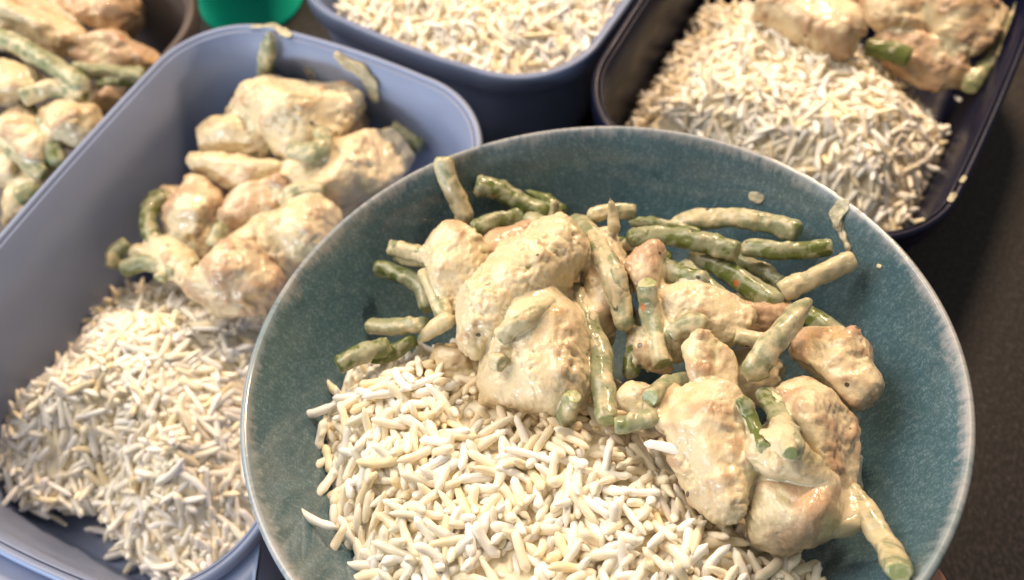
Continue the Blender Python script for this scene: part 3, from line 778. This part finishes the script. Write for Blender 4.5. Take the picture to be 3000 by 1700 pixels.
# the bowl's own rice
FB = (BC, BU, BV, BN)
def to_b(p): q = p-BC; return np.array([q @ BU, q @ BV])
RB = [(1010, 1095), (930, 1180), (912, 1300), (925, 1420), (905, 1530), (985, 1600), (1030, 1720), (1180, 1960), (1500, 2080), (1900, 2080), (2250, 1900), (2420, 1690), (2330, 1590), (2200, 1500), (2000, 1330), (1950, 1200), (1800, 1120), (1650, 1060), (1500, 1060), (1350, 1010), (1200, 1010)]
pb = np.array([to_b(PB(x, y, -22)) for x, y in RB])
def hb(q, sd):
    return -23.5 + 13*sstep(-1, 22, sd) + 1.6*perlin(np.c_[q/14, np.zeros(len(q))], 3)
def keep_b(X):
    r = np.hypot(X[:, 0], X[:, 1]); lim = np.interp(X[:, 2], PROF[:, 1], PROF[:, 0])-1.6
    f = np.minimum(1, lim/np.maximum(r, 1e-6)); X = X.copy(); X[:, :2] *= f[:, None]
    X[:, 2] = np.maximum(X[:, 2], np.interp(r, PROF[:, 0], PROF[:, 1])+1.4); return X
gC, gA, gvar, groll, _ = make_rice(FB, pb, hb, 1750, 3, 7.0, 26, keep_b)
gM = grain_mats(gA, groll); rg = np.random.RandomState(8); gT = tints(len(gC), rg)
near = np.min([p.f(gC) for p in bowl_pieces], 0); st = sstep(9, 1.5, near)[:, None]*.75   # grains soaked with sauce where the chicken lies
gT = gT*(1-st)+np.array([.70, .56, .33])*st
# find which grains show largest in the photograph's view: those become objects of their own
Vs, Fs, own = [], [], []; b = 0
for i in range(len(gC)):
    gv, gq, gt, L, w = GRAINS[gvar[i]]; Vs.append(gv @ gM[i].T+gC[i]); Fs += (gq+b).tolist()+(gt+b).tolist(); own += [i]*(len(gq)+len(gt)); b += len(gv)
tree = BVHTree.FromPolygons([tuple(v) for v in np.concatenate(Vs)], Fs)
hits = np.zeros(len(gC), int)
for py in range(1040, 1700, 7):
    for px in range(860, 2420, 7):
        r = ray(px, py); h = tree.ray_cast(Vector(CAM), Vector(r))
        if h[2] is not None: hits[own[h[2]]] += 1
big = np.argsort(-hits)[:300]; rest = np.setdiff1d(np.arange(len(gC)), big)
white = TINTS.mean(0)[2]
for i in big:
    o = bpy.data.objects.new('rice_grain', GMESH[gvar[i]]); COL.objects.link(o)
    o.matrix_world = Matrix.Translation(Vector(gC[i]*MM)) @ Matrix(gM[i].tolist()).to_4x4(); o.color = (*gT[i], 1)
    # what sets a grain apart: its colour, its length and the part of the heap it lies on
    q = W.T @ (gC[i]-CAM); px, py = 1500+F_PX*q[0]/q[2], 850-F_PX*q[1]/q[2]
    where = ('on the ragged left edge of the bowl\'s rice heap' if px < 1010 + max(0, py-1560)*.35 else
             'at the bowl\'s rice heap top beside the broad chicken piece' if py < 1200 and px < 1500 else
             'below the long bean reaching down the middle of the bowl' if py < 1400 and px > 1600 else
             'beside the front chicken pieces at the rice heap\'s right end' if px > 1950 else
             'near the bottom edge, low on the bowl\'s rice heap' if py > 1550 else 'in the middle of the bowl\'s rice heap')
    tone = 'white' if gT[i][2] > .68 else 'yellowish'; size = 'short' if GRAINS[gvar[i]][3] < 4.9 else 'long'
    tag(o, tone+' '+size+' rice grain '+where, 'rice grain', tone+' '+size+' grains '+where)
rice_heap('deeper mass of cooked rice under the loose top grains in the teal bowl', gC[rest], gM[rest], gvar[rest], gT[rest], core_sheet(FB, pb, hb, 3.3))

def lone_grain(label, p, ax, v, tint, roll=0.):
    A = np.array([ax], float); A /= np.linalg.norm(A); m = grain_mats(A, np.array([roll]))[0]
    o = bpy.data.objects.new('rice_grain', GMESH[v]); COL.objects.link(o)
    o.matrix_world = Matrix.Translation(Vector(p*MM)) @ Matrix(m.tolist()).to_4x4(); o.color = (*tint, 1); tag(o, label, 'rice grain', 'stray rice grains')
lone_grain('white rice grain stuck to the fibrous front chicken piece', CAM+(lambda r: r*(surf_t(1960, 1315, bowl_pieces, 220)-.8))(ray(1960, 1315)/np.linalg.norm(ray(1960, 1315))), (1, -.35, .1), 3, (.80, .78, .72))
lone_grain('single rice grain stuck on the bowl wall right of the rounded chicken', PBL(2512, 1385, 26, -40), (.1, 1, .2), 5, (.78, .78, .74))
for lab, x, y, ax, v, t in (('rice grain sticking out towards the left bowl wall, topmost of the strays', 922, 1205, (1, .25, .1), 4, 0), ('upright stray rice grain left of the bowl heap under the topmost stray', 940, 1275, (.2, 1, .3), 9, 1),
                            ('tilted stray rice grain low on the left bowl wall', 918, 1520, (1, -.5, .2), 6, 0), ('lowest stray rice grain left of the bowl heap', 985, 1590, (.5, 1, .2), 11, 4)):
    lone_grain(lab, PBL(x, y, 15, -25), ax, v, TINTS[t], .5)
# ------------------------------------------------------------------ rice and chicken in the containers
FZ = (np.zeros(3), np.array([1., 0, 0]), np.array([0, 1., 0]), np.array([0, 0, 1.]))
def zpoly(pts, z): return np.array([PZ(x, y, z)[:2] for x, y in pts])
def box_keep(ang, a0, a1, b0, b1):
    A, B = frame2(ang)
    def k(X):
        a = X[:, :2] @ A; bb = X[:, :2] @ B
        a2 = np.clip(a, a0, a1); b2 = np.clip(bb, b0, b1); X = X.copy(); X[:, :2] += np.outer(a2-a, A)+np.outer(b2-bb, B); X[:, 2] = np.maximum(X[:, 2], 4.6); return X
    return k
def box_rice(label, pts, zref, hfun, n, seed, keep, **kw):
    pz = zpoly(pts, zref); C, A, var, roll, _ = make_rice(FZ, pz, hfun, n, seed, keep=keep, **kw)
    g = np.random.RandomState(seed+50)
    return rice_heap(label, C, grain_mats(A, roll), var, tints(n, g), core_sheet(FZ, pz, hfun, 2.4))
RBLUE = [(215, 800), (100, 960), (0, 1040), (-110, 1130), (-120, 1340), (30, 1425), (220, 1430), (260, 1530), (380, 1640), (560, 1680), (700, 1600), (860, 1350), (880, 1050), (800, 850), (640, 760), (420, 760)]
box_rice('mound of cooked rice in the front half of the lavender blue container', RBLUE, 36,
         lambda q, sd: 19+29*sstep(-2, 42, sd)+2.2*perlin(np.c_[q/16, np.zeros(len(q))], 9), 2300, 21, box_keep(65, 6, 180, -218, -109), iters=16)
RTOP = [(985, 10), (1090, 80), (1260, 150), (1400, 205), (1560, 215), (1680, 160), (1800, 30), (1960, -140), (1700, -260), (1250, -230), (1060, -90)]
box_rice('level bed of cooked rice filling the slate blue container', RTOP, 52,
         lambda q, sd: 47+10*sstep(-2, 26, sd)+2*perlin(np.c_[q/14, np.zeros(len(q))], 4), 1900, 22, box_keep(62, 212, 388, -212, -107), iters=12)
RNAVY = [(1830, 345), (1850, 250), (1930, 140), (2010, 40), (2060, -60), (2350, -60), (2700, 180), (2840, 350), (2790, 450), (2740, 560), (2600, 650), (2300, 560), (2100, 480), (1900, 420)]
box_rice('mound of cooked rice at the front of the dark navy container', RNAVY, 42,
         lambda q, sd: 28+25*sstep(-2, 34, sd)+2.4*perlin(np.c_[q/15, np.zeros(len(q))], 6), 1900, 23, box_keep(60, 194, 372, -86, 24), iters=14)
# loose grains on the floor of the blue box, one grain on the navy wall
for k, (x, y, ax, v, z) in enumerate([(120, 1468, (1, -.25, 0), 1, 14), (110, 1500, (1, -.45, .1), 6, 12), (165, 1520, (1, -.55, 0), 2, 8), (300, 1560, (1, -.3, 0), 4, 8), (340, 1625, (1, .35, 0), 7, 6), (395, 1640, (.6, 1, .1), 8, 7), (440, 1655, (.8, .9, 0), 9, 6), (590, 1668, (1, .15, 0), 10, 6)]):
    pos = ['topmost in the little clump', 'long, at the clump\'s lower edge', 'partly under the little clump', 'alone right of the clump', 'pale, near the front edge', 'yellowish and upright, near the front edge', 'thin, right of the yellowish one', 'lying by the right rim'][k]
    lone_grain('loose rice grain on the lavender blue floor, '+pos, PZ(x, y, z), ax, v, TINTS[(1, 0, 2, 0, 0, 2, 1, 4)[k]], k)
lone_grain('single rice grain sliding down the dark navy inner wall', PZ(2806, 288, 36), (.2, .8, -.6), 2, (.7, .68, .6))

def zpiece(spec, seed, cuts=8):
    return Piece([((p := PZ(x, y, z)), r*1.07*mm_per_px(p)) for x, y, r, z in spec], seed, cuts=cuts, lumps=8)
def box_food(chs, beans, gname, sauce_name, h, sauce_lab, seed):
    ps = []
    for i, (lab, sp, sa) in enumerate(chs):
        p = zpiece(sp, seed+i); ps.append(p); chicken(lab, p, h, 'chicken pieces in '+gname, sa, 1.15)
    bp = []
    for i, (lab, path, rp, coat, ends) in enumerate(beans):
        P = [PZ(x, y, z) for x, y, z in path]; o, pc = bean(lab, P, rp*.95*mm_per_px(np.mean(P, 0)), 'green beans in '+gname, coat, ends, seed+i, step=.9); bp.append(pc)
    al = ps+bp
    sauce_mesh('creamy_sauce', sauce_lab, al, .95, np.min([p.lo for p in al], 0), np.max([p.hi for p in al], 0), 1.4, .6)
    return ps
box_food([
 ('big lumpy chicken pile topmost in the lavender blue container', [(770, 300, 75, 52), (860, 330, 100, 54), (960, 320, 95, 54), (880, 400, 85, 50)], .0),
 ('tan chicken block behind the lumpy pile near the back wall', [(1020, 310, 70, 47), (1030, 370, 62, 44)], .25),
 ('pale cream coated chicken cube at the left of the lumpy pile', [(605, 400, 52, 47), (690, 405, 62, 48), (745, 420, 55, 48)], -.3),
 ('wide chicken piece running right under the lumpy pile', [(870, 545, 75, 47), (980, 510, 88, 49), (1100, 470, 85, 48), (1150, 440, 62, 46)], .05),
 ('smooth pinkish chicken piece in the middle of the lavender blue container', [(690, 660, 55, 44), (760, 600, 75, 47), (830, 565, 60, 47)], .28),
 ('upright tan chicken piece beside the curled bean', [(590, 560, 55, 45), (580, 640, 78, 44), (560, 700, 58, 42)], .2),
 ('pale rough chicken piece touching the rim of the teal bowl', [(800, 715, 62, 49), (880, 690, 88, 50), (920, 660, 80, 49), (830, 770, 50, 47)], -.2),
 ('orange topped chicken piece nearest the rice in the lavender blue container', [(610, 830, 72, 50), (690, 800, 90, 52), (750, 840, 68, 50), (640, 880, 55, 48)], .22),
 ('yellowish wedge of chicken below the pale cube', [(590, 485, 34, 47), (680, 500, 46, 48), (790, 510, 50, 48)], -.1),
 ('small torn chicken scrap between the upright block and the rice', [(480, 720, 42, 42), (530, 780, 48, 43), (560, 830, 40, 44)], .1),
 ('ragged chicken scrap bridging the pale cube and the lumpy pile', [(700, 330, 45, 50), (730, 380, 42, 50)], -.1),
 ('chicken strip between the smooth pinkish piece and the pale rough one', [(700, 730, 40, 46), (770, 690, 46, 46), (800, 640, 36, 45)], .15),
 ('low chicken lump under the left side of the heap', [(530, 600, 60, 34), (620, 700, 80, 34), (520, 690, 55, 36)], 0),
 ('hidden saucy chicken piece under the right end of the wide one', [(960, 600, 70, 38), (1080, 560, 70, 36)], 0),
], [
 ('bean standing upright against the back wall of the lavender blue container', [(787, 96, 75), (785, 150, 66), (776, 225, 52), (768, 290, 41)], 26, .55, 'tr'),
 ('green curled bean at the left edge of the chicken', [(480, 575, 42), (440, 605, 43), (432, 660, 44), (465, 715, 44), (550, 755, 45)], 27, .36, 'cr'),
 ('short cut bean poking out left towards the rice', [(325, 785, 38), (335, 745, 40), (375, 712, 41)], 24, .55, 'cr'),
 ('creamy bean lying across to the orange topped piece', [(395, 738, 42), (480, 755, 44), (570, 790, 46)], 30, .95, 'cr'),
 ('grey bent bean on top of the lumpy chicken pile', [(850, 442, 60), (905, 448, 61), (945, 430, 61), (938, 376, 60)], 30, .68, 'cr'),
 ('creamy bean folded over the front of the wide chicken piece', [(820, 590, 55), (880, 560, 57), (950, 560, 57)], 26, .8, 'cr'),
 ('half green bean lying below the curled one towards the rice', [(360, 790, 42), (430, 770, 44), (520, 800, 47)], 26, .5, 'cr'),
 ('green flecked bean end between the upright block and the pinkish piece', [(625, 720, 50), (650, 650, 52)], 25, .55, 'cr'),
 ('drab bean lying behind the wide chicken piece at the right', [(1150, 372, 42), (1195, 400, 40), (1235, 432, 38)], 26, .55, 'cr'),
 ('small green bean end on the pale chicken cube', [(672, 350, 52), (684, 375, 52)], 26, .7, 'cr'),
 ('tiny round bean end sitting at the border of the rice', [(470, 820, 47), (482, 800, 47)], 24, .6, 'cr'),
], 'the lavender blue container', 's', .8, 'creamy sauce between the chicken pieces in the lavender blue container', 200)
box_food([
 ('large orange chicken piece at the very back of the grey brown container', [(230, -20, 95, 40), (310, 20, 95, 42), (360, 80, 55, 36)], .3),
 ('big pale chicken piece at the top left of the grey brown container', [(20, 60, 95, 46), (110, 85, 100, 48), (190, 110, 70, 46)], .02),
 ('long orange chicken piece against the right wall of the grey brown container', [(255, 140, 55, 42), (340, 165, 60, 42), (430, 190, 48, 38)], .3),
 ('rounded chicken piece at the left edge between the beans', [(-10, 230, 70, 46), (45, 260, 78, 46)], .05),
 ('long chicken piece below the crossing beans', [(60, 370, 62, 42), (120, 440, 62, 40)], .1),
 ('knobbly chicken piece right of the short upright bean', [(170, 330, 60, 44), (225, 360, 72, 43), (280, 400, 50, 38)], .05),
 ('shaded chicken scrap under the pair of level beans', [(300, 290, 50, 36), (360, 280, 42, 34)], .2),
 ('saucy chicken scrap low at the left in the grey brown container', [(-20, 480, 60, 36), (40, 500, 50, 34)], -.1),
 ('hidden chicken bed under the lower beans', [(60, 600, 70, 26), (150, 540, 70, 26)], -.1),
], [
 ('long coated bean crossing the grey brown container from the top left', [(-40, 95, 56), (40, 125, 56), (129, 178, 55), (258, 265, 50)], 30, .62, 'cr'),
 ('whitish bean under the end of the long crossing bean', [(65, 288, 50), (155, 256, 50), (250, 280, 48)], 28, .82, 'cr'),
 ('upper of the two level beans at the right wall', [(216, 203, 47), (320, 210, 45), (425, 222, 42)], 23, .6, 'cr'),
 ('lower darker one of the two level beans at the right wall', [(288, 250, 42), (350, 240, 41), (418, 232, 40)], 22, .34, 'cr'),
 ('short green upright bean below the knobbly chicken piece', [(122, 352, 46), (145, 410, 44), (172, 478, 40)], 27, .5, 'cr'),
 ('coated bean slanting low at the left of the grey brown container', [(5, 405, 44), (65, 455, 42), (132, 512, 38)], 28, .66, 'cr'),
 ('bean end lying lowest beside the long rim', [(50, 580, 36), (115, 548, 36)], 28, .6, 'cr'),
 ('dark bean under the long chicken piece at the left', [(60, 300, 38), (95, 340, 38), (110, 400, 36)], 26, .3, 'cr'),
], 'the grey brown container', 's', .85, 'creamy sauce between the chicken pieces in the grey brown container', 300)
box_food([
 ('drooping orange chicken piece at the left of the navy container', [(2260, 20, 60, 56), (2370, 50, 78, 58), (2450, 90, 78, 58), (2490, 120, 42, 56)], .2),
 ('shaded chicken piece between the drooping and the largest one', [(2590, 30, 70, 50), (2670, 50, 80, 50)], .15),
 ('largest chicken piece at the right of the navy container', [(2790, 20, 95, 54), (2860, 70, 100, 54), (2810, 120, 72, 52)], .15),
 ('low brown chicken piece behind the bright green bean', [(2620, 140, 55, 44), (2730, 185, 72, 44), (2800, 225, 50, 42)], .3),
 ('chicken piece cut by the top edge over the navy container', [(2480, -60, 90, 50), (2650, -70, 90, 50)], .1),
], [
 ('bright green bare bean lying on the rice of the navy container', [(2535, 140, 52), (2600, 152, 53), (2664, 170, 53)], 30, .2, 'cr'),
 ('long coated bean along the right wall of the navy container', [(2840, 255, 46), (2900, 180, 46), (2950, 110, 46), (2995, 20, 46)], 28, .62, 'cr'),
 ('dark bean half buried in the rice below the drooping chicken', [(2390, 170, 46), (2440, 152, 47), (2500, 150, 48)], 26, .45, 'cr'),
], 'the dark navy container', 's', .85, 'creamy sauce between the chicken pieces in the dark navy container', 400)

# ------------------------------------------------------------------ sauce smears and drops
def smear(label, pts, pos, name='sauce_smear', h=.45, flat=.35, normal=None):
    """blobs (x, y, r px) squashed flat against a wall"""
    balls = []
    for x, y, r in pts:
        p = pos(x, y); balls.append((p, r*mm_per_px(p)))
    pc = Piece(balls, 0, k=1.2); c = np.mean([b[0] for b in balls], 0); n = normal(c)
    h = min(h, .22); X = grid(pc.lo, pc.hi, h); Fd = pc.f(X); q = np.abs(sum(((X-b[0]) @ n) for b in balls)/len(balls))
    dmin = np.min([np.abs((X-b[0]) @ n) for b in balls], 0)
    V, Q = surface_nets(np.maximum(Fd, dmin-flat), X[0, 0, 0], h)
    N = normals(V, Q); V = V+N*(perlin(V/1.7)*.14)[:, None]
    o = solid(name, V, [Q], M_SM); tag(o, label, 'sauce smear', 'sauce smears'); return o
def wall_pt(x, y):
    d = -48.
    while d < 2:
        p = PB(x, y, d)
        if bowl_clear(p) > .15: return p
        d += .25
    return p
def wall_n(c):
    q = c-BC; v = -(BU*(q @ BU)+BV*(q @ BV)); v /= np.linalg.norm(v); return (v*.75+BN*.66)/np.linalg.norm(v*.75+BN*.66)
smear('long drip of cream sauce below the rim on the right bowl wall', [(2466, 605, 24), (2452, 625, 20), (2456, 660, 13), (2470, 690, 8), (2484, 725, 7), (2488, 745, 5)], wall_pt, normal=wall_n, h=.2, flat=.15)
smear('faint round sauce drop on the far bowl wall above the beans', [(2205, 575, 14), (2222, 580, 17)], wall_pt, normal=wall_n, h=.2, flat=.15)
smear('tiny white sauce dot on the right bowl wall', [(2574, 780, 7), (2577, 781, 7)], wall_pt, normal=wall_n, h=.2, flat=.15)
A65, B65 = frame2(65)
def back_wall(ang, a):
    A, B = frame2(ang)
    def f(x, y):
        z = 20.
        while z < 70:
            p = PZ(x, y, z)
            if p[:2] @ A < a: return p
            z += .4
        return p
    return f
smear('ragged sauce smear on the back wall of the lavender blue container', [(990, 165, 14), (1015, 190, 20), (1055, 208, 26), (1085, 240, 24), (1100, 285, 16)], back_wall(65, 187.6), normal=lambda c: np.array([-A65[0], -A65[1], .08]), flat=.15)
smear('small sauce dab left of the ragged smear in the lavender blue container', [(905, 210, 17), (915, 228, 16)], back_wall(65, 187.6), normal=lambda c: np.array([-A65[0], -A65[1], .08]), flat=.15)
smear('thin crust of sauce along the back rim of the lavender blue container', [(740, 78, 7), (800, 74, 8), (830, 92, 13), (845, 102, 11)], lambda x, y: PZ(x, y, 72), normal=lambda c: np.array([0, 0, 1.]), flat=.15)
smear('sauce drop on the right rim of the navy container', [(2785, 585, 10), (2795, 570, 9)], lambda x, y: PZ(x, y, 72.3), normal=lambda c: np.array([0, 0, 1.]), flat=.15)
smear('smaller sauce drop higher on the right rim of the navy container', [(2818, 530, 8), (2826, 520, 7)], lambda x, y: PZ(x, y, 72.3), normal=lambda c: np.array([0, 0, 1.]), flat=.15)
smear('flat sauce trace on the near rim of the navy container', [(2680, 650, 7), (2705, 643, 7)], lambda x, y: PZ(x, y, 72.3), normal=lambda c: np.array([0, 0, 1.]), flat=.4)

# ------------------------------------------------------------------ the hand under the bowl
def hand():
    def out(r, th, d): return bowl_pt(r*BS, math.radians(th), d*BS)
    balls_sets = []
    def finger(th0, th1, radii, rr):
        # from the palm under the foot out along the wall: knuckle bends follow the bowl
        P = [out(r, th0+(th1-th0)*i/(len(radii)-1), d) for i, (r, d) in enumerate(radii)]
        balls_sets.append([(p, q) for p, q in zip(P, rr)])
    balls_sets.append(list(zip([out(30, -80, -74), PB(2560, 1990, -66), PB(2650, 1880, -52), PB(2680, 1790, -40), PB(2684, 1728, -34)], [10, 9, 8.4, 7.8, 7.0])))
    finger(-62, -20, [(30, -77), (56, -66), (74, -54), (85, -43), (88, -37)], [10, 9.2, 8.6, 7.8, 6.8])
    finger(-40, 0, [(28, -77), (54, -67), (72, -56), (84, -45), (88, -39)], [10, 9.2, 8.6, 7.8, 6.8])
    finger(-15, 22, [(24, -77), (48, -69), (66, -60), (77, -52), (81, -47)], [9.4, 8.4, 7.8, 7, 6])
    finger(-150, -112, [(26, -77), (50, -69), (70, -58), (86, -44)], [12, 10.5, 9.6, 8.2])     # thumb, from the side of the palm
    palm = [(out(34, -60, -78), 12), (out(8, -60, -79), 14), (out(30, -120, -79), 14), (out(60, -115, -80), 15)]
    wrist = [(out(30, -110, -80), 14), (out(70, -112, -84), 17), (out(130, -112, -84), 20), (out(200, -112, -86), 24)]
    balls_sets.append(palm); balls_sets.append(wrist)
    ps = [Piece(b, 0, k=3) for b in balls_sets]; lo = np.min([p.lo for p in ps], 0); hi = np.max([p.hi for p in ps], 0)
    X = grid(lo, hi, 1.5); S = np.zeros(X.shape[:3])
    for p in ps: S += np.exp(np.clip(-p.f(X)/1.3, -30, 30))
    V, Q = surface_nets(-1.3*np.log(np.maximum(S, 1e-12)), X[0, 0, 0], 1.5)
    o = solid('hand', V, [Q], M_SK); tag(o, 'hand cupped under the teal bowl, one fingertip showing below its right rim', 'hand')
hand()
print('TRIS', sum(len(o.data.polygons)*2 for o in scn.objects if o.type == 'MESH'))
